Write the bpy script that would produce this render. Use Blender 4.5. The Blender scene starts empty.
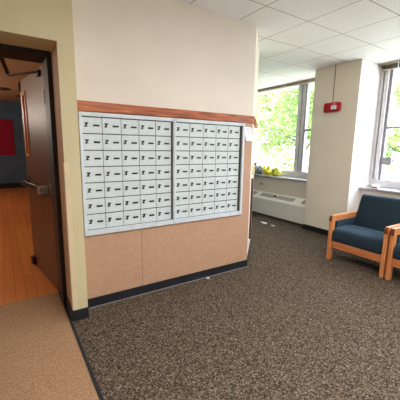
import bpy, bmesh, math, random
from mathutils import Vector, Matrix, noise
random.seed(7)
col = bpy.context.scene.collection
SC = bpy.context.scene

# ------------------------------------------------------------------ helpers
def lin(c):
    return tuple(((v/255)/12.92 if v/255 <= .04045 else ((v/255+.055)/1.055)**2.4) for v in c) + (1.0,)

def base_mat(name, rgb, rough=.6, spec=.5, metal=0.0):
    m = bpy.data.materials.new(name); m.use_nodes = True
    n = m.node_tree.nodes; b = n['Principled BSDF']
    b.inputs['Base Color'].default_value = lin(rgb)
    b.inputs['Roughness'].default_value = rough
    b.inputs['Metallic'].default_value = metal
    b.inputs['Specular IOR Level'].default_value = spec
    return m

def noisy(name, c1, c2, scale, rough=.6, spec=.5, detail=3, stretch=(1, 1, 1), bump=0.0, lo=.35, hi=.65, metal=0.0, coord='Object'):
    m = base_mat(name, c1, rough, spec, metal)
    nt = m.node_tree; n = nt.nodes; L = nt.links; b = n['Principled BSDF']
    tc = n.new('ShaderNodeTexCoord'); mp = n.new('ShaderNodeMapping'); mp.inputs['Scale'].default_value = stretch
    tx = n.new('ShaderNodeTexNoise'); tx.inputs['Scale'].default_value = scale; tx.inputs['Detail'].default_value = detail
    cr = n.new('ShaderNodeValToRGB')
    cr.color_ramp.elements[0].position = lo; cr.color_ramp.elements[0].color = lin(c1)
    cr.color_ramp.elements[1].position = hi; cr.color_ramp.elements[1].color = lin(c2)
    L.new(tc.outputs[coord], mp.inputs['Vector']); L.new(mp.outputs['Vector'], tx.inputs['Vector'])
    L.new(tx.outputs['Fac'], cr.inputs['Fac']); L.new(cr.outputs['Color'], b.inputs['Base Color'])
    if bump:
        bp = n.new('ShaderNodeBump'); bp.inputs['Strength'].default_value = bump; bp.inputs['Distance'].default_value = .01
        L.new(tx.outputs['Fac'], bp.inputs['Height']); L.new(bp.outputs['Normal'], b.inputs['Normal'])
    return m

def grid_ceiling(name):
    m = noisy(name, (240, 236, 245), (248, 245, 252), 60, .9, .2, 4)
    nt = m.node_tree; n = nt.nodes; L = nt.links; b = n['Principled BSDF']
    cr = b.inputs['Base Color'].links[0].from_socket
    tc = n.new('ShaderNodeTexCoord'); sp = n.new('ShaderNodeSeparateXYZ'); L.new(tc.outputs['Object'], sp.inputs[0])
    def line(sock, off):
        a = n.new('ShaderNodeMath'); a.operation = 'SUBTRACT'; L.new(sock, a.inputs[0]); a.inputs[1].default_value = off - 60
        d = n.new('ShaderNodeMath'); d.operation = 'DIVIDE'; L.new(a.outputs[0], d.inputs[0]); d.inputs[1].default_value = .585
        f = n.new('ShaderNodeMath'); f.operation = 'FRACT'; L.new(d.outputs[0], f.inputs[0])
        g = n.new('ShaderNodeMath'); g.operation = 'LESS_THAN'; L.new(f.outputs[0], g.inputs[0]); g.inputs[1].default_value = .014
        return g.outputs[0]
    x = line(sp.outputs[0], 60 * 0 + 3.02 - .585 * 100 + 60 * 0 + 58.5); y = line(sp.outputs[1], 3.10)
    mx = n.new('ShaderNodeMath'); mx.operation = 'MAXIMUM'; L.new(x, mx.inputs[0]); L.new(y, mx.inputs[1])
    mix = n.new('ShaderNodeMix'); mix.data_type = 'RGBA'
    L.new(mx.outputs[0], mix.inputs['Factor']); L.new(cr, mix.inputs[6]); mix.inputs[7].default_value = lin((150, 136, 140))
    L.new(mix.outputs[2], b.inputs['Base Color'])
    return m

def wood(name, c1, c2, axis='X', scale=9, rough=.4, spec=.5):
    st = {'X': (.09, 1, 1), 'Y': (1, .09, 1), 'Z': (1, 1, .09)}[axis]
    return noisy(name, c1, c2, scale * 5, rough, spec, 5, st, 0, .3, .7)

def plank_floor(name):
    m = base_mat(name, (170, 90, 40), .45, .25)
    nt = m.node_tree; n = nt.nodes; L = nt.links; b = n['Principled BSDF']
    tc = n.new('ShaderNodeTexCoord'); mp = n.new('ShaderNodeMapping'); mp.inputs['Rotation'].default_value = (0, 0, math.pi / 2)
    br = n.new('ShaderNodeTexBrick'); br.inputs['Color1'].default_value = lin((206, 126, 64)); br.inputs['Color2'].default_value = lin((190, 112, 54))
    br.inputs['Mortar'].default_value = lin((156, 86, 42)); br.inputs['Scale'].default_value = 1
    br.inputs['Mortar Size'].default_value = .003; br.inputs['Brick Width'].default_value = 1.2; br.inputs['Row Height'].default_value = .09
    L.new(tc.outputs['Object'], mp.inputs['Vector']); L.new(mp.outputs['Vector'], br.inputs['Vector']); L.new(br.outputs['Color'], b.inputs['Base Color'])
    return m

def glass_mat(name, tint=(1, 1, 1)):
    m = bpy.data.materials.new(name); m.use_nodes = True
    nt = m.node_tree; n = nt.nodes; L = nt.links; n.clear()
    o = n.new('ShaderNodeOutputMaterial'); t = n.new('ShaderNodeBsdfTransparent'); g = n.new('ShaderNodeBsdfGlossy')
    t.inputs['Color'].default_value = (*tint, 1); g.inputs['Roughness'].default_value = .02
    x = n.new('ShaderNodeMixShader'); x.inputs[0].default_value = .05
    L.new(t.outputs[0], x.inputs[1]); L.new(g.outputs[0], x.inputs[2]); L.new(x.outputs[0], o.inputs[0])
    return m

def world_of(o):
    m = Matrix.Translation(o.location)
    return world_of(o.parent) @ o.matrix_parent_inverse @ m if o.parent else m

class MB:
    """collects shapes and links them as one mesh object"""
    def __init__(s): s.bm = bmesh.new(); s.mi = 0
    def _set(s, geo):
        for f in geo: f.material_index = s.mi
    def box(s, x0, x1, y0, y1, z0, z1, bevel=0, seg=2):
        b = bmesh.new()
        bmesh.ops.create_cube(b, size=1)
        bmesh.ops.scale(b, vec=(abs(x1-x0), abs(y1-y0), abs(z1-z0)), verts=b.verts)
        bmesh.ops.translate(b, vec=((x0+x1)/2, (y0+y1)/2, (z0+z1)/2), verts=b.verts)
        if bevel: bmesh.ops.bevel(b, geom=b.edges[:], offset=bevel, segments=seg, profile=.5, affect='EDGES')
        s._merge(b); return s
    def prism(s, pts, axis, a, b_, bevel=0, seg=3):
        """pts 2D polygon extruded along axis from a to b_"""
        b = bmesh.new()
        def P(p, t):
            return {'Z': (p[0], p[1], t), 'Y': (p[0], t, p[1]), 'X': (t, p[0], p[1])}[axis]
        v0 = [b.verts.new(P(p, a)) for p in pts]; v1 = [b.verts.new(P(p, b_)) for p in pts]
        b.faces.new(v0); b.faces.new(v1[::-1])
        for i in range(len(pts)):
            j = (i+1) % len(pts); b.faces.new((v0[j], v0[i], v1[i], v1[j]))
        bmesh.ops.recalc_face_normals(b, faces=b.faces)
        if bevel: bmesh.ops.bevel(b, geom=b.edges[:], offset=bevel, segments=seg, profile=.5, affect='EDGES')
        s._merge(b); return s
    def cyl(s, p0, p1, r0, r1=None, n=16):
        r1 = r0 if r1 is None else r1
        p0, p1 = Vector(p0), Vector(p1); d = p1 - p0
        b = bmesh.new()
        bmesh.ops.create_cone(b, cap_ends=True, segments=n, radius1=r0, radius2=max(r1, 1e-4), depth=d.length)
        b.transform(Matrix.Translation((p0+p1)/2) @ d.to_track_quat('Z', 'Y').to_matrix().to_4x4())
        s._merge(b); return s
    def quad(s, a, b, c, d):
        f = s.bm.faces.new([s.bm.verts.new(p) for p in (a, b, c, d)]); f.material_index = s.mi; return s
    def _merge(s, b):
        mp = {v: s.bm.verts.new(v.co) for v in b.verts}
        for f in b.faces:
            nf = s.bm.faces.new([mp[v] for v in f.verts]); nf.material_index = s.mi
        b.free()
    def xf(s, m): s.bm.transform(m); return s
    def build(s, name, mat, parent=None, smooth=False):
        me = bpy.data.meshes.new(name)
        s.bm.normal_update()
        s.bm.to_mesh(me); s.bm.free()
        for m in (mat if isinstance(mat, (list, tuple)) else [mat]): me.materials.append(m)
        if smooth:
            for p in me.polygons: p.use_smooth = True
        o = bpy.data.objects.new(name, me); col.objects.link(o)
        if parent:
            o.parent = parent
            o.matrix_parent_inverse = world_of(parent).inverted()
        return o

def tag(o, label=None, cat=None, group=None, kind=None):
    if label: o['label'] = label
    if cat: o['category'] = cat
    if group: o['group'] = group
    if kind: o['kind'] = kind
    return o
def empty(name, loc):
    o = bpy.data.objects.new(name, None); col.objects.link(o); o.location = loc; o.empty_display_size = .1
    return o
def children(o): return [c for c in bpy.data.objects if c.parent == o]
def copy_tree(o, parent=None):
    c = o.copy(); col.objects.link(c)
    if parent: c.parent = parent; c.matrix_parent_inverse = o.matrix_parent_inverse.copy()
    for ch in children(o): copy_tree(ch, c)
    return c
def smooth_mod(o, ang=40):
    for p in o.data.polygons: p.use_smooth = True
    return o
def struct(o, label=None):
    o['kind'] = 'structure'
    if label: o['label'] = label
    return o

# ------------------------------------------------------------------ materials
M = {}
M['wall'] = noisy('wall_paint', (224, 217, 206), (229, 222, 212), 3, .7, .3)
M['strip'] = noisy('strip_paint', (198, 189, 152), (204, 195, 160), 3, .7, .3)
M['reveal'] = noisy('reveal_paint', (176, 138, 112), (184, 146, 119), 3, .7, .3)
M['pier_lit'] = noisy('pier_lit_side', (240, 238, 236), (244, 242, 241), 3, .7, .3)  # window light on the pier's near side is put into this whiter colour
M['pier'] = noisy('pier_paint', (236, 225, 207), (240, 230, 213), 3, .7, .3)
M['panel'] = noisy('tan_vinyl_panel', (180, 144, 117), (186, 151, 125), 30, .6, .3)
def fleck_carpet(name, cols, scale):
    m = base_mat(name, cols[0][1], .95, .1)
    nt = m.node_tree; n = nt.nodes; L = nt.links; b = n['Principled BSDF']
    tc = n.new('ShaderNodeTexCoord'); v = n.new('ShaderNodeTexVoronoi'); v.inputs['Scale'].default_value = scale
    sp = n.new('ShaderNodeSeparateColor'); cr = n.new('ShaderNodeValToRGB'); cr.color_ramp.interpolation = 'LINEAR'
    while len(cr.color_ramp.elements) < len(cols): cr.color_ramp.elements.new(.5)
    for e, (p, c) in zip(cr.color_ramp.elements, cols): e.position = p; e.color = lin(c)
    L.new(tc.outputs['Object'], v.inputs['Vector']); L.new(v.outputs['Color'], sp.inputs[0]); L.new(sp.outputs[0], cr.inputs[0])
    L.new(cr.outputs['Color'], b.inputs['Base Color']); return m
M['carpet'] = fleck_carpet('grey_carpet', [(0, (42, 36, 29)), (.35, (68, 58, 48)), (.55, (93, 78, 62)), (.8, (100, 90, 79)), (1, (132, 121, 110))], 125)
M['tan_carpet'] = noisy('tan_carpet', (138, 106, 80), (174, 142, 112), 160, .95, .1, 2, bump=.2)
M['black'] = noisy('black_vinyl', (26, 28, 32), (34, 37, 42), 6, .45, .4)
M['plank'] = plank_floor('wood_planks')
M['ceiling'] = grid_ceiling('ceiling_tiles')
M['hall_ceiling'] = noisy('hall_ceiling_paint', (198, 162, 124), (206, 170, 132), 4, .8, .2)
M['hall_wall'] = noisy('hall_blue_grey_paint', (78, 96, 114), (86, 104, 122), 3, .7, .2)
M['red'] = noisy('red_fabric', (146, 22, 46), (160, 28, 54), 30, .8, .2)
M['dark_frame'] = wood('dark_brown_frame', (24, 17, 15), (36, 26, 22), 'Z', 8, .5, .3)
M['door'] = wood('door_veneer', (80, 42, 20), (112, 64, 34), 'Z', 7, .42)
M['door_edge'] = wood('door_edge_wood', (26, 15, 10), (38, 22, 15), 'Z', 7, .7, .1)
M['lite_wood'] = wood('lite_wood', (168, 92, 48), (192, 112, 62), 'Z', 7, .4)
M['trim'] = wood('cherry_trim', (100, 42, 14), (196, 106, 56), 'X', 10, .45)
M['chair'] = wood('chair_oak', (188, 112, 62), (224, 152, 96), 'Z', 10, .45)
M['chair_h'] = wood('chair_oak_rail', (188, 112, 62), (224, 152, 96), 'X', 10, .45)
M['chair_y'] = wood('chair_oak_front', (176, 100, 56), (206, 130, 80), 'Y', 10, .45)
M['end_grain'] = noisy('chair_end_grain', (92, 42, 24), (116, 58, 34), 50, .5, .3)
M['navy'] = noisy('navy_fabric', (24, 39, 49), (32, 50, 62), 160, .85, .25, 3, bump=.2)
nb = M['navy'].node_tree.nodes['Principled BSDF']; nb.inputs['Sheen Weight'].default_value = .3; nb.inputs['Sheen Tint'].default_value = (.35, .62, .95, 1); nb.inputs['Sheen Roughness'].default_value = .5
M['silver'] = noisy('silver_door', (194, 208, 211), (203, 216, 219), 20, .45, .5)
M['alu'] = noisy('aluminium_frame', (196, 208, 216), (208, 218, 225), 12, .38, .5)
M['gap'] = base_mat('dark_gap', (62, 54, 46), .7)
M['ink'] = base_mat('black_lock', (22, 22, 24), .4)
M['chrome'] = noisy('brushed_steel', (176, 172, 166), (196, 192, 186), 30, .3, .5, metal=.9)
M['pbar_black'] = base_mat('bar_black', (30, 32, 38), .3)
M['hinge'] = base_mat('hinge_steel', (140, 130, 116), .5, .5, .2)
M['rad'] = noisy('radiator_enamel', (240, 236, 226), (244, 240, 231), 5, .5, .4)
M['rad_lit'] = noisy('radiator_enamel_lit', (248, 244, 236), (250, 247, 240), 5, .5, .4)  # lighter copy of the enamel carries the light on the sloping top
M['slot'] = base_mat('dark_slots', (70, 64, 58), .7)
M['sill'] = noisy('grey_stone_sill', (146, 146, 150), (178, 177, 180), 25, .4, .5, 5)
M['wframe'] = noisy('window_aluminium', (206, 204, 208), (218, 216, 220), 10, .45, .5)
M['wgrey'] = noisy('window_grey_track', (136, 134, 142), (150, 148, 156), 10, .5, .5)
M['blind'] = noisy('blind_slats', (168, 154, 136), (184, 170, 152), 14, .6, .4)
M['blind_shade'] = noisy('blind_slats_shaded', (104, 90, 78), (134, 120, 106), 14, .6, .3)  # darker slat colour holds the shadow in the stacked slats
M['glass'] = glass_mat('window_glass')
M['lite_glass'] = glass_mat('door_glass', (.55, .4, .3))
M['alarm'] = noisy('alarm_red', (190, 18, 40), (204, 26, 50), 8, .35, .5)
M['alarm_dark'] = noisy('alarm_dark_red', (120, 12, 26), (132, 16, 32), 8, .4, .5)
M['strobe'] = base_mat('strobe_lens', (236, 240, 244), .15, .6)
M['pinkmark'] = base_mat('alarm_mark', (236, 150, 160), .5)
M['ivory'] = base_mat('ivory_plate', (224, 212, 170), .4)
M['paper'] = noisy('white_paper', (232, 236, 244), (240, 243, 249), 30, .7, .2)
M['paper_ink'] = base_mat('paper_print', (176, 184, 200), .8)
M['bag_grey'] = noisy('grey_bag', (120, 128, 130), (196, 204, 204), 14, .4, .5, 4)
M['teal'] = base_mat('teal_cap', (34, 98, 112), .4)
M['bag_yellow'] = noisy('yellow_bag', (232, 222, 30), (250, 244, 110), 12, .35, .5, 4)
M['bag_lime'] = noisy('lime_bag', (206, 214, 52), (240, 240, 120), 12, .35, .5, 4)
M['redprint'] = base_mat('red_print', (170, 60, 50), .6)
M['brown_board'] = wood('dark_board', (66, 28, 20), (82, 38, 28), 'Z', 8, .4)
M['leaf'] = noisy('leaf_green', (100, 136, 70), (156, 184, 112), 1.2, .6, .3)
M['bark'] = noisy('bark', (96, 92, 86), (136, 130, 122), 8, .9, .1)
M['ground'] = noisy('concrete_ground', (206, 206, 202), (222, 222, 218), 1.5, .9, .1)
M['grass'] = noisy('lawn_grass', (150, 164, 132), (176, 186, 158), 3, .95, .1)
M['car'] = base_mat('white_car_paint', (236, 238, 240), .25, .5)
M['tyre'] = base_mat('tyre_rubber', (66, 68, 72), .8)
M['carglass'] = base_mat('car_glass', (96, 112, 128), .1, .6)
M['vent'] = base_mat('vent_dark', (70, 56, 44), .6)
M['conduit'] = base_mat('conduit_paint', (158, 144, 122), .6)
M['guard'] = noisy('corner_guard_plastic', (206, 190, 156), (214, 198, 166), 5, .35, .5)

# ------------------------------------------------------------------ main dimensions (metres)
EYE = 1.4
YS, YP = 2.41, 2.56           # front of the jamb strip, wall behind the mailboxes
XJ, XS1 = .378, .490          # door reveal, right edge of jamb strip
XE = 2.345                    # outer corner of mailbox wall
CEIL = 2.66
XP, XW, XG = 4.383, 4.68, 4.97  # pier face, wall below windows, glass
PY0, PY1 = 2.575, 3.345        # pier extent
R0, R1 = -3.4, 6.8
XL = -2.6
DG = Vector((1, 1.0 - .018, 0)).normalized()      # angled end of the mailbox wall
P0 = Vector((XE, YP, 0)); P1 = P0 + DG * .95

# ------------------------------------------------------------------ setting
def sbox(name, mat, *b, label=None): return struct(MB().box(*b).build(name, mat), label)

sbox('floor', M['carpet'], .366, 5.1, R0, R1, -.10, 0)
sbox('floor_entry', M['tan_carpet'], XL, .343, R0, 3.0, -.10, .004)
sbox('floor_threshold', M['black'], .343, XJ + .05, YS, 3.0, -.10, .004)
sbox('floor_hall', M['plank'], -3.6, 1.5, 3.0, 11.6, -.10, 0)
sbox('trim_floor', M['black'], .343, .366, R0, YS, -.10, .006)
struct(MB().box(XL - .2, 1.5, R0 - .2, 2.969, CEIL, CEIL + .12).box(1.5, 5.3, R0 - .2, R1 + .2, CEIL, CEIL + .12).build('ceiling', M['ceiling']))
sbox('ceiling_hall', M['hall_ceiling'], -3.6, 1.5, 2.97, 11.6, 2.70, 2.8)
# mailbox wall block with its angled right end
b = MB().prism([(XS1, YP), (XE, YP), (P1.x, P1.y), (P1.x - .5, P1.y + .5), (1.5, 3.5), (1.5, 2.97), (XS1, 2.97)], 'Z', 0, CEIL)
struct(b.build('wall_front', M['wall']))
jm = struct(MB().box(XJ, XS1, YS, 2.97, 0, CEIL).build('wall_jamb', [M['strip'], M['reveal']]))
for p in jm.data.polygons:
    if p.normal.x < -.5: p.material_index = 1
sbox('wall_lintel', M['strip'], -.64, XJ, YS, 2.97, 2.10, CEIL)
sbox('wall_entry', M['strip'], XL, -.64, YS, 2.97, 0, CEIL)
# tan panelling under the wood rail: two sheets with a seam
sx = 1.026
b = MB().box(XS1 + .003, sx - .0015, YP - .008, YP, .0, 1.67).box(sx + .0015, XE - .002, YP - .008, YP, .0, 1.67)
struct(b.build('wall_panel', M['panel']))
# base boards
sbox('baseboard_front', M['black'], XS1 + .002, XE - .003, YP - .016, YP - .008, 0, .087)
b = MB().box(XJ - .008, XS1 + .002, YS - .008, YS, 0, .092).box(XJ - .008, XJ, YS, 2.70, 0, .092)
struct(b.build('baseboard_jamb', M['black']))
sbox('trim_base_glint', M['wgrey'], XS1 + .01, XE + .004, YP - .019, YP - .016, 0, .006)  # pale strip stands in for light reflected along the baseboard's foot
# cherry wood rail over the mailboxes, and its return on the angled wall
rail = MB().box(.512, XE + .012, YP - .026, YP, 1.662, 1.738, .003, 1)
rail = struct(rail.build('trim_rail', M['trim']))
for sxp in (.86, 1.18, 1.62, 2.05):
    MB().cyl((sxp, YP - .028, 1.715), (sxp, YP - .02, 1.715), .003, n=8).cyl((sxp, YP - .028, 1.683), (sxp, YP - .02, 1.683), .003, n=8).build('screw', M['gap'], rail)
nr = Vector((DG.y, -DG.x, 0))
def diag_box(s0, s1, t, z0, z1, t0=0.0):
    a = P0 + DG*s0 + nr*t0; c = P0 + DG*s1 + nr*t0; d = c + nr*t; e = a + nr*t
    return MB().prism([(a.x, a.y), (c.x, c.y), (d.x, d.y), (e.x, e.y)], 'Z', z0, z1)
struct(diag_box(.30, .94, .024, 1.662, 1.738).build('trim_rail_end', M['trim']))
struct(diag_box(.02, .94, .006, 0, .087).build('baseboard_end', M['black']))
# right side: low wall under windows, pier, solid ends, head
b = MB().box(XW, 5.1, PY1, R1, 0, .79)
struct(b.build('wall_right', M['pier']))
b = MB().box(XW, 5.1, R0, PY0, 0, .79)
struct(b.build('wall_right_near', M['wall']))
sbox('wall_right_end', M['pier'], XW, 5.1, 5.46, R1, .79, CEIL)
sbox('wall_right_front', M['wall'], XW, 5.1, R0, .25, .79, CEIL)
b = MB().box(XP, 5.1, PY0, PY1, 0, CEIL)
pier = struct(b.build('wall_pier', [M['pier'], M['pier_lit']]))
for p in pier.data.polygons:
    if p.normal.y < -.5: p.material_index = 1
b = MB().box(XG - .04, 5.1, PY1, 5.46, 2.64, CEIL).box(XG - .04, 5.1, .25, PY0, 2.64, CEIL)
struct(b.build('wall_head', M['wall']))
b = MB().box(XP - .008, XP, PY0 - .008, PY1 + .008, 0, .085).box(XP - .008, XW, PY0 - .008, PY0, 0, .085)
struct(b.build('baseboard_pier', M['black']))
struct(MB().box(XW - .008, XW, R0, PY0 - .01, 0, .085).build('baseboard_right', M['black']))
sbox('wall_back', M['wall'], 1.5, 5.1, R1, R1 + .15, 0, CEIL)
sbox('wall_rear', M['wall'], XL - .15, 5.1, R0 - .15, R0, 0, CEIL)
sbox('wall_left', M['wall'], XL - .15, XL, R0, 2.97, 0, CEIL)
# hall beyond the door
sbox('wall_hall_back', M['hall_wall'], -3.6, 1.5, 11.4, 11.6, 0, 2.7)
sbox('wall_hall_right', M['hall_wall'], 1.5, 1.6, 3.5, 11.6, 0, 2.7)
sbox('wall_hall_left', M['hall_wall'], -3.7, -3.6, 2.97, 11.6, 0, 2.7)
sbox('wall_hall_front', M['hall_wall'], -3.6, XL, 2.87, 2.97, 0, 2.7)
sbox('baseboard_hall', M['dark_frame'], -3.6, 1.5, 11.38, 11.4, 0, .16)

# ------------------------------------------------------------------ door frame, door
b = MB().box(.345, XJ, 2.70, 2.968, .004, 2.10, .003, 1).box(-.64, -.587, 2.70, 2.968, .004, 2.10, .003, 1).box(-.587, .345, 2.70, 2.968, 2.064, 2.10, .003, 1)
struct(b.build('trim_door_frame', M['dark_frame']), 'dark brown door frame lining the opening')

DW, DT, DH = .955, .045, 2.058
HP = Vector((.352, 2.985, 0))
ang = math.atan2(3.93 - 2.98, .225 - .358)
door = empty('door_1', HP); door['kind'] = 'structure'; door['label'] = 'varnished brown wooden door standing open into the hall'
RZ = Matrix.Translation(HP) @ Matrix.Rotation(ang, 4, 'Z')     # local x along the leaf, local -y is its thickness (away), +y toward visible face
# visible face normal: rotate (0,1) by ang -> points to -X
def dp(mb): return mb.xf(RZ)
lx0, lx1, lz0, lz1 = .735, .845, 1.29, 1.915       # vision light opening
leaf = MB().box(0, lx0, -DT, 0, .012, DH).box(lx1, DW, -DT, 0, .012, DH).box(lx0, lx1, -DT, 0, .012, lz0).box(lx0, lx1, -DT, 0, lz1, DH)
leaf = dp(leaf).build('door_leaf', [M['door'], M['door_edge']], door)
xdir = RZ.to_3x3() @ Vector((1, 0, 0))
for p in leaf.data.polygons:
    if abs(p.normal.dot(xdir)) > .9: p.material_index = 1
g = MB()
for (a, c, e, f) in ((lx0 - .02, lx0 + .012, lz0 - .02, lz1 + .02), (lx1 - .012, lx1 + .02, lz0 - .02, lz1 + .02), (lx0, lx1, lz0 - .02, lz0 + .012), (lx0, lx1, lz1 - .012, lz1 + .02)):
    g.box(a, c, -DT - .008, .010, e, f, .003, 1)
lf = dp(g).build('window_frame', M['lite_wood'], door)
dp(MB().box(lx0 + .005, lx1 - .005, -.026, -.020, lz0, lz1)).build('pane', M['lite_glass'], lf)
# push bar
g = dp(MB().box(.10, .90, .050, .080, .955, 1.01, .010, 2)).build('push_bar', M['pbar_black'], door)
dp(MB().box(.10, .19, .0, .083, .945, 1.015, .008, 2)).build('bar_housing', M['chrome'], g)
dp(MB().box(.84, .90, .0, .070, .955, 1.01, .006, 2).box(.84, .852, .0, .006, 1.01, 1.06)).build('bar_end_case', M['pbar_black'], g)
dp(MB().box(.24, .80, .055, .075, 1.008, 1.014, .002, 1)).build('bar_plate', M['hinge'], g)
for zc in (1.80, 1.0, .22):
    dp(MB().box(-.004, 0, -DT, .0, zc - .055, zc + .055).cyl((-.004, .006, zc - .055), (-.004, .006, zc + .055), .007)).build('hinge', M['hinge'], door)
dp(MB().box(.86, .945, .0, .035, .02, .11, .005, 1)).build('door_stop', M['ink'], door)
dp(MB().box(.925, .958, .0, .012, 1.955, 2.058, .004, 1)).build('top_bracket', M['door_edge'], door)
# closer arm: two links between the frame head and the leaf
dp(MB().box(.10, .17, .0, .02, 1.985, 2.04, .004, 1)).build('closer_shoe', M['dark_frame'], door)
def bar(p, q, w=.024, h=.012):
    p, q = Vector(p), Vector(q); d = q - p
    m = MB().box(-d.length/2, d.length/2, -w/2, w/2, -h/2, h/2)
    return m.xf(Matrix.Translation((p+q)/2) @ d.to_track_quat('X', 'Z').to_matrix().to_4x4())
ca = bar((.318, 3.10, 2.02), (.105, 3.42, 2.02)).build('closer_arm', M['dark_frame'], door)
bar((.105, 3.42, 2.035), (.06, 2.96, 2.055), .03).build('closer_link', M['dark_frame'], ca)

# corner guard on the jamb
b = MB().box(XJ - .004, XJ, YS - .004, YS + .05, .094, 1.27).box(XJ, XJ + .032, YS - .004, YS, .094, 1.27)
tag(b.build('corner_guard', M['guard']), 'pale plastic corner guard on the wall edge beside the door', 'corner guard')

# things in the hall
o = MB().box(-1.6, .36, 11.37, 11.399, 1.05, 2.15, .004, 1)
tag(o.build('pinboard', M['red']), 'red fabric board on the dark wall at the end of the hall', 'board')
for (x, y, r, lab) in ((.15, 8.9, .17, 'dark round ceiling vent in the hall, the nearer one'), (.55, 9.9, .10, 'small dark ceiling fitting far down the hall')):
    t = empty('ceiling_vent', (x, y, 2.70)); tag(t, lab, 'vent')
    MB().cyl((x, y, 2.675), (x, y, 2.70), r*.8, r, 20).build('vent_ring', M['vent'], t)
    MB().cyl((x, y, 2.668), (x, y, 2.68), r*.5, r*.5, 20).build('vent_core', M['dark_frame'], t)

# ------------------------------------------------------------------ mailboxes
YF, YD = 2.526, 2.546          # front of frame, front of doors
ZB, ZT = .700, 1.622
PITCH = .1575; RH = (ZT - ZB) / 7
def mail_unit(x0, fl, fr, gp, label):
    """x0 = left edge of the doors; fl, fr = frame widths"""
    x1 = x0 + 5*PITCH
    t = empty('mailbox_unit', ((x0+x1)/2, YP - .008, ZB - .045))
    tag(t, label, 'mailboxes', 'mailbox units set in the tan wall')
    MB().box(x0 - fl, x1 + fr, YD + .004, YP - .0085, ZB - .045, ZT + .034).build('back_box', M['gap'], t)  # its dark colour stands in for the shade in the door gaps
    f = MB().box(x0 - fl, x0 - .001, YF, YD + .004, ZB - .045, ZT + .034, .003, 1).box(x1 + gp, x1 + fr, YF, YD + .004, ZB - .045, ZT + .034, .003, 1)
    f.box(x0 - .001, x1 + gp, YF, YD + .004, ZT + .002, ZT + .034, .003, 1).box(x0 - .001, x1 + gp, YF, YD + .004, ZB - .045, ZB - .001, .003, 1)
    f.build('frame', M['alu'], t)
    proto = None
    for r in range(7):
        for c in range(5):
            dx, dz = c*PITCH, -r*RH
            if proto is None:
                ox, oz = x0, ZT - RH
                d = MB().box(ox + .002, ox + PITCH - .002, YD, YD + .006, oz + .0035, oz + RH - .0035, .0012, 1).build('mailbox_door', M['silver'], t)
                lx, lz = ox + .034, oz + RH*.54
                k = MB().box(lx - .013, lx + .015, YD - .004, YD, lz + .007, lz + .016, .001, 1)
                k.prism([(lx + .001, lz + .010), (lx + .013, lz + .010), (lx - .001, lz - .012), (lx - .013, lz - .012)], 'Y', YD - .006, YD)
                k.box(lx - .016, lx + .009, YD - .004, YD, lz - .018, lz - .011, .001, 1)
                k.cyl((lx - .001, YD - .009, lz), (lx - .001, YD, lz), .006, n=10)
                k.build('lock', M['ink'], d)
                MB().box(ox + .086, ox + .136, YD - .002, YD, oz + RH*.5 - .008, oz + RH*.5 + .007).build('name_slot', M['ink'], d)
                proto = d
            else:
                d = copy_tree(proto, t)
                d.location = (dx, 0, dz)
    return t
mail_unit(.543, .023, .0225, .014, 'left unit of the silver wall mailboxes, nearest the open door')
mail_unit(1.371, .0175, .055, .026, 'right unit of the silver wall mailboxes, nearest the window')

# paper notice right of the mailboxes
t = empty('notice', (2.30, YP - .010, 1.47)); tag(t, 'white paper notice taped beside the mailboxes at the wall corner', 'paper')
b = MB()
n_ = 8
for i in range(n_):
    z1 = 1.645 - i*.175/n_; z0 = z1 - .175/n_
    c1 = .030*(i/n_)**3; c0 = .030*((i+1)/n_)**3
    b.quad((2.232, YP - .0079 - c0, z0), (2.334, YP - .0079 - c0*.3, z0), (2.334, YP - .0079 - c1*.3, z1), (2.232, YP - .0079 - c1, z1))
b.build('sheet', M['paper'], t)
b = MB()
for z in (1.62, 1.60, 1.58, 1.56, 1.54): b.box(2.245, 2.32, YP - .0106, YP - .0096, z, z + .005)
b.build('printed_lines', M['paper_ink'], t)

# dark board and small plate on the angled wall end
tag(diag_box(.30, .40, .022, .25, 1.02).build('wooden_board', M['brown_board']), 'dark red-brown upright board fixed to the angled wall end past the mailboxes', 'board')
tag(diag_box(.38, .46, .030, 1.06, 1.18).build('wall_plate', M['ivory']), 'small cream plate on the angled wall end above the dark board', 'wall plate')

# ------------------------------------------------------------------ windows
def win_root(n, label):
    o = empty(n, (XG, 0, .82)); o['kind'] = 'structure'; o['label'] = label; return o
w1 = win_root('window_1', 'far window behind the wall corner, trees outside')
Y0, Y1 = PY1, 5.46
ZS = .82
b = MB().box(XG - .04, XG + .05, Y0, Y1, ZS, .945, .004, 1).box(XG - .04, XG + .05, Y0, Y1, 2.60, 2.64, .004, 1)
b.box(XG - .04, XG + .05, 5.365, Y1, .945, 2.60, .004, 1).box(XG - .04, XG + .05, Y0, Y0 + .05, .945, 2.60, .004, 1)
b.build('window_frame', M['wframe'], w1)
b = MB().box(XG - .07, XG + .05, 4.04, 4.09, .945, 2.60, .004, 1).box(XG - .03, XG + .05, 3.94, 4.02, .945, 2.60, .004, 1)
mu = b.build('mullion', M['wframe'], w1)
MB().box(XG - .02, XG + .05, 4.02, 4.04, .945, 2.60).box(XG - .035, XG + .05, 3.91, 3.94, .945, 2.60).build('track', M['wgrey'], mu)
MB().box(XG - .02, XG + .03, Y0 + .05, 3.91, 1.73, 1.765).build('cross_bar', M['wgrey'], w1)
MB().box(XG, XG + .006, 4.09, 5.365, .945, 2.60).build('pane', M['glass'], w1)
MB().box(XG, XG + .006, Y0 + .05, 3.91, .945, 2.60).build('pane', M['glass'], w1)
MB().box(4.63, XG + .05, Y0 + .002, Y1, .79, .82, .006, 2).build('window_sill', M['sill'], w1)

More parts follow.
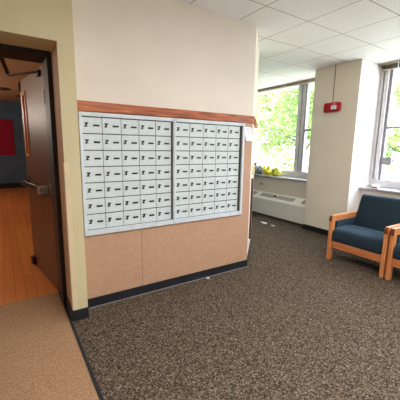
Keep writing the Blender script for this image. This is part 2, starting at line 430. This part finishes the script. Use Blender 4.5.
w2 = win_root('window_2', 'near window behind the navy armchairs')
Y0, Y1 = .25, PY0
b = MB().box(XG - .04, XG + .05, Y0, Y1, ZS, .935, .004, 1).box(XG - .04, XG + .05, Y0, Y1, 2.60, 2.64, .004, 1)
b.box(XG - .05, XG + .05, 2.53, Y1, .935, 2.60, .004, 1).box(XG - .04, XG + .05, Y0, Y0 + .06, .935, 2.60, .004, 1).box(XG - .035, XG + .05, 1.2, 1.3, .935, 2.60, .004, 1)
b.box(XG - .06, XG + .05, 2.455, 2.505, .935, 2.60, .004, 1)
b.build('window_frame', M['wframe'], w2)
b = MB().box(XG - .02, XG + .05, 2.505, 2.53, .935, 2.60).box(XG - .02, XG + .05, 2.415, 2.455, .935, 2.60)
b.build('track', M['wgrey'], w2)
MB().box(XG - .02, XG + .03, 1.3, 2.415, 1.715, 1.745).build('cross_bar', M['wgrey'], w2)
MB().box(XG - .03, XG - .008, 2.29, 2.44, 1.17, 1.285, .004, 1).build('grey_block', M['wgrey'], w2)  # block added for a grey shape seen through the glass
MB().box(XG, XG + .006, 1.3, 2.415, .935, 2.60).build('pane', M['glass'], w2)
MB().box(XG, XG + .006, Y0 + .06, 1.2, .935, 2.60).build('pane', M['glass'], w2)
MB().box(4.63, XG + .05, Y0, Y1 - .009, .79, .82, .006, 2).build('window_sill', M['sill'], w2)

def blind(y0, y1, zb, label, x=4.84):
    t = empty('window_blind', (x + .03, (y0+y1)/2, CEIL)); tag(t, label, 'blind')
    MB().box(x, x + .06, y0, y1, CEIL - .032, CEIL - .001, .003, 1).build('head_rail', M['blind'], t)
    b = MB(); z = zb + .016; k = 0
    while z < CEIL - .034:
        b.box(x + .004 + .003*(k % 2), x + .056, y0 + .01, y1 - .01, z, z + .0035); z += .007; k += 1
    b.build('slat_stack', M['blind_shade'], t)
    MB().box(x + .004, x + .056, y0 + .01, y1 - .01, zb, zb + .014, .003, 1).build('bottom_rail', M['blind'], t)
    c = MB()
    for yy in (y0 + .25, (y0+y1)/2, y1 - .25): c.box(x - .002, x, yy, yy + .015, zb, CEIL - .02)
    c.build('ladder_tape', M['paper'], t)
blind(PY1 + .02, 5.42, 2.600, 'raised tan slat blind along the top of the far window')
blind(.3, PY0 - .03, 2.555, 'raised tan slat blind along the top of the near window by the chairs')

# ------------------------------------------------------------------ radiator cover under window 1
RX0, RYa, RYb = 4.50, PY1 + .001, 5.35
t = empty('radiator_cover', (4.6, 4.4, 0)); tag(t, 'long cream radiator cover with slotted sloping top under the far window', 'radiator')
MB().prism([(RX0, .035), (RX0, .350), (RX0 + .012, .360), (XW - .001, .475), (XW - .001, .035)], 'Y', RYa, RYb).build('casing', M['rad'], t)
MB().box(RX0 + .05, XW - .001, RYa, RYb, 0, .035).build('plinth', M['black'], t)
p0 = Vector((RX0 + .012, 0, .360)); p1 = Vector((XW, 0, .475)); sd = (p1 - p0); nn = Vector((-sd.z, 0, sd.x)).normalized()
tp = MB()
a, c = p0 + nn*.0005, p1 + nn*.0005 - sd*.01
tp.quad((a.x, RYa, a.z), (a.x, RYb, a.z), (c.x, RYb, c.z), (c.x, RYa, c.z))
tp.build('top_panel', M['rad_lit'], t)
def grille(y0, y1, n):
    b = MB()
    for i in range(n):
        y = y0 + (y1-y0)*(i+.5)/n; w = (y1-y0)/n*.52
        q0 = p0 + sd*.28 + nn*.002; q1 = p0 + sd*.78 + nn*.002
        b.quad((q0.x, y - w/2, q0.z), (q0.x, y + w/2, q0.z), (q1.x, y + w/2 - .02, q1.z), (q1.x, y - w/2 - .02, q1.z))
    b.build('grille', M['slot'], t)
grille(4.27, 4.66, 8); grille(3.77, 4.20, 10); grille(3.40, 3.60, 4); grille(4.80, 5.00, 4)
q = p0 + sd*.45
MB().box(q.x - .02, q.x + .02, 4.21, 4.255, q.z, q.z + .03, .004, 1).build('valve_knob', M['ink'], t)

t = empty('wall_outlet', (XW, 4.74, .58)); tag(t, 'small ivory outlet plate on the wall above the radiator cover', 'outlet')
MB().box(XW - .008, XW, 4.67, 4.79, .595, .675, .002, 1).build('cover_plate', M['ivory'], t)
MB().box(XW - .010, XW - .008, 4.70, 4.715, .622, .648).box(XW - .010, XW - .008, 4.745, 4.76, .622, .648).build('socket', M['slot'], t)

# ------------------------------------------------------------------ fire alarm with its conduit
t = empty('fire_alarm', (XP, 2.96, 2.03)); tag(t, 'red fire alarm horn with a white strobe high on the pier', 'fire alarm')
MB().box(XP - .012, XP + .002, 2.84, 3.085, 1.975, 2.095, .004, 2).build('back_plate', M['alarm_dark'], t)
MB().prism([(2.9625 + sy*.1075 + .03*math.cos(q*math.pi/8 + o_), 2.0335 + sz*.0405 + .03*math.sin(q*math.pi/8 + o_)) for (sy, sz, o_) in ((1, 1, 0), (-1, 1, math.pi/2), (-1, -1, math.pi), (1, -1, 1.5*math.pi)) for q in range(5)], 'X', XP - .055, XP - .012, .005, 2).build('housing', M['alarm'], t)
MB().box(XP - .085, XP - .055, 2.872, 2.955, 1.995, 2.055, .010, 2).build('strobe_lens', M['strobe'], t)
MB().box(XP - .062, XP - .055, 2.86, 2.965, 1.975, 1.995, .002, 1).build('lens_base', M['alarm_dark'], t)
MB().box(XP - .057, XP - .055, 2.90, 2.94, 2.068, 2.086).build('mark', M['pinkmark'], t)
b = MB()
for i in range(5): b.box(XP - .057, XP - .055, 3.02, 3.075, 1.985 + i*.02, 1.993 + i*.02)
b.build('horn_slots', M['alarm_dark'], t)
tag(MB().box(XP - .010, XP, 2.975, 2.988, 2.10, CEIL, .002, 1).build('cable_conduit', M['conduit']), 'thin painted cable conduit running from fire alarm to ceiling', 'conduit')

# ------------------------------------------------------------------ armchairs
def chair(label):
    cx, cy = 3.78, 1.87
    t = empty('armchair', (cx, cy, 0)); tag(t, label, 'armchair', 'navy armchairs in a row by the window')
    W = .352
    for s in (1, -1):
        yo, yi = cy + s*W, cy + s*(W - .044)
        MB().box(3.407, 3.478, min(yo, yi), max(yo, yi), 0, .503, .008, 2).build('leg', M['chair'], t)
        MB().box(4.03, 4.11, min(yo, yi), max(yo, yi), 0, .503, .008, 2).build('leg', M['chair'], t)
        a = MB().prism([(3.400, .500), (3.400, .555), (3.418, .577), (4.12, .577), (4.12, .515), (4.105, .500)], 'Y', min(yo, yi), max(yo, yi), .007, 2).build('armrest', [M['chair_h'], M['end_grain']], t)
        for p in a.data.polygons:
            if p.normal.x < -.6: p.material_index = 1
        MB().box(3.49, 4.03, min(yo - s*.012, yi + s*.006), max(yo - s*.012, yi + s*.006), .175, .245, .005, 1).build('side_rail', M['chair_h'], t)
        MB().box(3.492, 4.028, min(yo - s*.016, yi - s*.012), max(yo - s*.016, yi - s*.012), .247, .500, .012, 2).build('arm_panel', M['navy'], t)
    yw = W - .045
    MB().box(3.418, 3.455, cy - yw, cy + yw, .165, .250, .006, 2).build('front_rail', M['chair_y'], t)
    MB().box(4.04, 4.08, cy - yw, cy + yw, .165, .250, .006, 2).build('rear_rail', M['chair_y'], t)
    yc = yw - .004
    smooth_mod(MB().prism([(3.425, .252), (3.408, .29), (3.406, .345), (3.420, .385), (3.452, .412), (3.52, .424), (3.72, .424), (3.97, .385), (3.97, .252)], 'Y', cy - yc + .006, cy + yc - .006, .012, 3).build('seat_cushion', M['navy'], t))
    smooth_mod(MB().prism([(3.865, .36), (3.93, .60), (3.995, .795), (4.04, .815), (4.10, .79), (4.065, .50), (4.02, .28), (3.98, .28)], 'Y', cy - yc + .002, cy + yc - .002, .022, 3).build('backrest', M['navy'], t))
    return t
c1 = chair('navy armchair with oak arms beside the pier, wholly in view')
c2 = copy_tree(c1); c2['label'] = 'navy armchair with oak arms cut off by the right edge of the photo'
c2.location = (3.78, 1.87 - .724, 0)

# ------------------------------------------------------------------ things on the sills and the carpet
def crumpled(name, mat, c, r, seed, amp=.25, fr=2.2, parent=None):
    bm = bmesh.new(); bmesh.ops.create_icosphere(bm, subdivisions=4, radius=1)
    for v in bm.verts:
        d = v.co.normalized()
        k = 1 + amp*noise.noise(d*fr + Vector((seed, 3*seed, 0))) + amp*.5*noise.noise(d*fr*2.6 + Vector((0, seed, seed)))
        p = Vector((d.x*r[0]*k, d.y*r[1]*k, d.z*r[2]*k))
        p.z = max(p.z, -r[2]*.8)
        v.co = Vector(c) + p + Vector((0, 0, r[2]*.8))
    m = MB(); m.bm.free(); m.bm = bm
    o = m.build(name, mat, parent); smooth_mod(o); return o
t = empty('plastic_bag', (4.80, 5.0, .82)); tag(t, 'crumpled grey plastic bag on the far sill with a teal top', 'bag')
crumpled('bag_body', M['bag_grey'], (4.80, 5.02, .821), (.10, .18, .115), 1.3, .35, 2.6, t)
crumpled('bag_top', M['teal'], (4.80, 5.10, 1.01), (.04, .07, .035), 4.1, .3, 2.2, t)
t = empty('plastic_bag', (4.79, 4.68, .82)); tag(t, 'bright yellow plastic bag on the far sill, next to the grey one', 'bag')
crumpled('bag_body', M['bag_yellow'], (4.79, 4.68, .821), (.09, .10, .105), 2.2, .35, 2.2, t)
MB().cyl((4.79, 4.77, .95), (4.79, 4.80, 1.05), .03, .012, 8).cyl((4.79, 4.66, .96), (4.79, 4.64, 1.03), .03, .012, 8).build('bag_knot', M['bag_yellow'], t)
t = empty('plastic_bag', (4.77, 4.45, .82)); tag(t, 'lime yellow rounded plastic bag on the far sill, nearest the mullion', 'bag')
crumpled('bag_body', M['bag_lime'], (4.77, 4.43, .821), (.085, .11, .10), 5.7, .2, 1.8, t)
t = empty('small_carton', (4.70, 2.35, .82)); tag(t, 'tiny white carton with red print on the near window sill', 'box')
MB().box(4.675, 4.735, 2.31, 2.405, .8205, .872, .003, 1).build('carton_body', M['paper'], t)
MB().box(4.673, 4.675, 2.315, 2.40, .826, .842).build('print_band', M['redprint'], t)
def scrap(c, r, seed, label):
    b = MB(); n = 7; pts = []
    for i in range(n):
        a = i*2*math.pi/n; k = .7 + .5*random.random()
        pts.append((c[0] + math.cos(a)*r[0]*k, c[1] + math.sin(a)*r[1]*k))
    o = b.prism(pts, 'Z', .001, .006).build('paper_scrap', M['paper']); tag(o, label, 'paper scrap')
scrap((4.06, 3.98), (.045, .09), 1, 'larger white paper scrap on the carpet before the radiator')
scrap((4.045, 3.755), (.025, .045), 2, 'smaller white paper scrap on the carpet, nearer the pier')

scrap((1.76, 2.515), (.016, .012), 3, 'tiny white paper scrap at the foot of the wall under the mailboxes')

# ------------------------------------------------------------------ outdoors
GZ = -.15
sbox('ground', M['ground'], 5.1, 70, -30, 70, GZ - .1, GZ)
tag(MB().box(6.0, 16, -20, 10.8, GZ, GZ + .02).build('lawn', M['grass']), 'sunlit lawn close outside the windows', 'grass', kind='stuff')
tag(MB().box(17.2, 45, 8, 45, GZ, GZ + .02).build('lawn', M['grass']), 'sunlit lawn beyond the parked car', 'grass', kind='stuff')

def tree(az, dist, H, cr, nleaf, label, seed, lean=0.0, ls=1.0, low=.22):
    rnd = random.Random(seed)
    a = math.radians(az); x, y = dist*math.sin(a), dist*math.cos(a)
    t = empty('leafy_tree', (x, y, GZ)); tag(t, label, 'tree', 'trees outside the windows')
    tb = MB(); top = Vector((x + lean, y - lean, H*.8)); base = Vector((x, y, GZ + .02))
    tb.cyl(base, base.lerp(top, .5), .16, .11, 10).cyl(base.lerp(top, .5), top, .11, .04, 10)
    lb = MB(); tips = []
    for i in range(26):
        s = base.lerp(top, rnd.uniform(low, .95))
        d = Vector((rnd.gauss(0, 1), rnd.gauss(0, 1), rnd.uniform(-.25, .7))).normalized()
        L = cr*rnd.uniform(.6, 1.05)
        m = s + d*L*.5 + Vector((0, 0, .12)); e = s + d*L
        tb.cyl(s, m, .045, .028, 6).cyl(m, e, .028, .008, 6)
        for k in range(4):
            f = rnd.uniform(.3, 1); q = s.lerp(e, f); e2 = q + Vector((rnd.gauss(0, .35), rnd.gauss(0, .35), rnd.gauss(0, .25)))*cr*.5
            tb.cyl(q, e2, .016, .005, 5); tips += [q, e2, q.lerp(e2, .5)]
    tb.build('trunk', M['bark'], t)
    for i in range(nleaf):
        q = rnd.choice(tips) + Vector((rnd.gauss(0, .20), rnd.gauss(0, .20), rnd.gauss(0, .17)))*cr*.75
        u = Vector((rnd.gauss(0, 1), rnd.gauss(0, 1), rnd.gauss(0, .6))).normalized(); w = u.orthogonal().normalized()
        w = (w*math.cos(i) + u.cross(w)*math.sin(i))
        s = rnd.uniform(.05, .10)*ls
        q.z = max(q.z, GZ + .6)
        lb.quad(q - u*s, q + w*s*.55, q + u*s, q - w*s*.55)
    lb.build('foliage', M['leaf'], t)
tree(51.5, 10.0, 4.9, 1.75, 5600, 'pale green tree close outside the far window', 11, low=.3)
tree(68.0, 15.6, 5.4, 2.1, 6500, 'pale green tree seen through the near window behind the armchairs', 13, ls=1.3)
tree(47.5, 28.0, 10.5, 4.0, 9000, 'pale green tree far behind the white car', 12, ls=2.4, low=.32)

# parked car, side on
a = math.radians(45.0); CX, CY = 19.5*math.sin(a), 19.5*math.cos(a)
car = empty('car', (CX, CY, GZ)); tag(car, 'white car parked outside beyond the far window', 'car')
CM = Matrix.Translation((CX, CY, GZ)) @ Matrix.Rotation(-a, 4, 'Z')
def arch(cx, r, n=8): return [(cx + r*math.cos(math.pi - i*math.pi/n), .32 + r*math.sin(i*math.pi/n)) for i in range(n+1)]
prof = [(-2.2, .35)] + arch(-1.35, .38) + arch(1.35, .38) + [(2.2, .35), (2.25, .75), (2.1, .92), (1.25, 1.0), (.55, 1.45), (-.9, 1.48), (-1.7, 1.02), (-2.2, .95), (-2.28, .6)]
MB().prism(prof, 'Y', -.85, .85, .03, 1).xf(CM).build('car_body', M['car'], car)
MB().prism([(1.08, 1.02), (.5, 1.38), (-.1, 1.40), (-.1, 1.02)], 'Y', -.865, -.85).prism([(-.2, 1.02), (-.2, 1.40), (-.85, 1.40), (-1.45, 1.04)], 'Y', -.865, -.85).xf(CM).build('car_window', M['carglass'], car)
for wx in (-1.35, 1.35):
    for wy in (-.84, .62):
        w = MB().cyl((wx, wy, .32), (wx, wy + .22, .32), .32, .32, 24).xf(CM).build('wheel', M['tyre'], car)
        MB().cyl((wx, wy - .012, .32), (wx, wy + .02, .32), .19, .19, 16).xf(CM).build('hubcap', M['chrome'], w)

# ------------------------------------------------------------------ light
w = bpy.data.worlds.new('overcast_sky'); SC.world = w; w.use_nodes = True
nt = w.node_tree; n = nt.nodes; L = nt.links
bg = n['Background']; bg.inputs['Strength'].default_value = 12.0
tc = n.new('ShaderNodeTexCoord'); sp = n.new('ShaderNodeSeparateXYZ'); cr = n.new('ShaderNodeValToRGB')
cr.color_ramp.elements[0].position = 0; cr.color_ramp.elements[0].color = (.95, .945, 1, 1)
cr.color_ramp.elements[1].position = .8; cr.color_ramp.elements[1].color = (.80, .86, 1, 1)
L.new(tc.outputs['Generated'], sp.inputs[0]); L.new(sp.outputs[2], cr.inputs[0]); L.new(cr.outputs['Color'], bg.inputs['Color'])

def area(name, loc, rot, sx, sy, power, color=(1, 1, 1), portal=False):
    l = bpy.data.lights.new(name, 'AREA'); l.shape = 'RECTANGLE'; l.size = sx; l.size_y = sy; l.energy = power; l.color = color
    if portal: l.cycles.is_portal = True
    o = bpy.data.objects.new(name, l); col.objects.link(o); o.location = loc; o.rotation_euler = rot; return o
# sky portals just outside each window opening
area('window_portal', (5.08, 4.48, 1.75), (0, math.pi/2, 0), 1.75, 1.95, 1, portal=True)
area('window_portal.001', (5.08, 1.41, 1.75), (0, math.pi/2, 0), 1.75, 2.3, 1, portal=True)
sun = bpy.data.lights.new('sun', 'SUN'); sun.energy = 20.0; sun.angle = .02; sun.color = (1, .97, .9)
so = bpy.data.objects.new('sun', sun); col.objects.link(so); so.rotation_euler = (math.radians(-28), math.radians(-24), 0)
# unseen fill lights added behind and beside the camera and in the hall
area('room_fill', (1.2, .2, CEIL - .02), (0, 0, 0), 1.2, .6, 60, (1, .96, .92))
area('room_fill.001', (1.2, -2.0, CEIL - .02), (0, 0, 0), 1.2, .6, 60, (1, .96, .92))
area('room_fill.002', (3.4, -.6, CEIL - .02), (0, 0, 0), 1.2, .6, 60, (1, .98, .96))
def fill_point(name, loc, power, color):
    l = bpy.data.lights.new(name, 'POINT'); l.energy = power; l.color = color; l.shadow_soft_size = .18
    o = bpy.data.objects.new(name, l); col.objects.link(o); o.location = loc
fill_point('hall_fill', (-1.5, 4.7, 2.1), 54, (1, .88, .72))  # added out of view to brighten the hall and the door face
fill_point('hall_fill.001', (-1.6, 8.4, 2.1), 55, (1, .88, .74))

# ------------------------------------------------------------------ camera
f, yaw, pit, rol = 301.8, .57798, .17439, .015486
cd = bpy.data.cameras.new('camera'); cd.sensor_fit = 'HORIZONTAL'; cd.sensor_width = 36; cd.lens = 36*f/400; cd.clip_start = .05; cd.clip_end = 300
cam = bpy.data.objects.new('camera', cd); col.objects.link(cam)
fw = Vector((math.sin(yaw)*math.cos(pit), math.cos(yaw)*math.cos(pit), -math.sin(pit)))
rt = Vector((math.cos(yaw), -math.sin(yaw), 0)); up = rt.cross(fw)
r2 = rt*math.cos(rol) + up*math.sin(rol); u2 = -rt*math.sin(rol) + up*math.cos(rol)
m3 = Matrix((r2, u2, -fw)).transposed()
cam.matrix_world = Matrix.Translation((0, 0, EYE)) @ m3.to_4x4()
SC.camera = cam
SC.view_settings.view_transform = 'Standard'
SC.view_settings.look = 'None'
SC.view_settings.exposure = .1
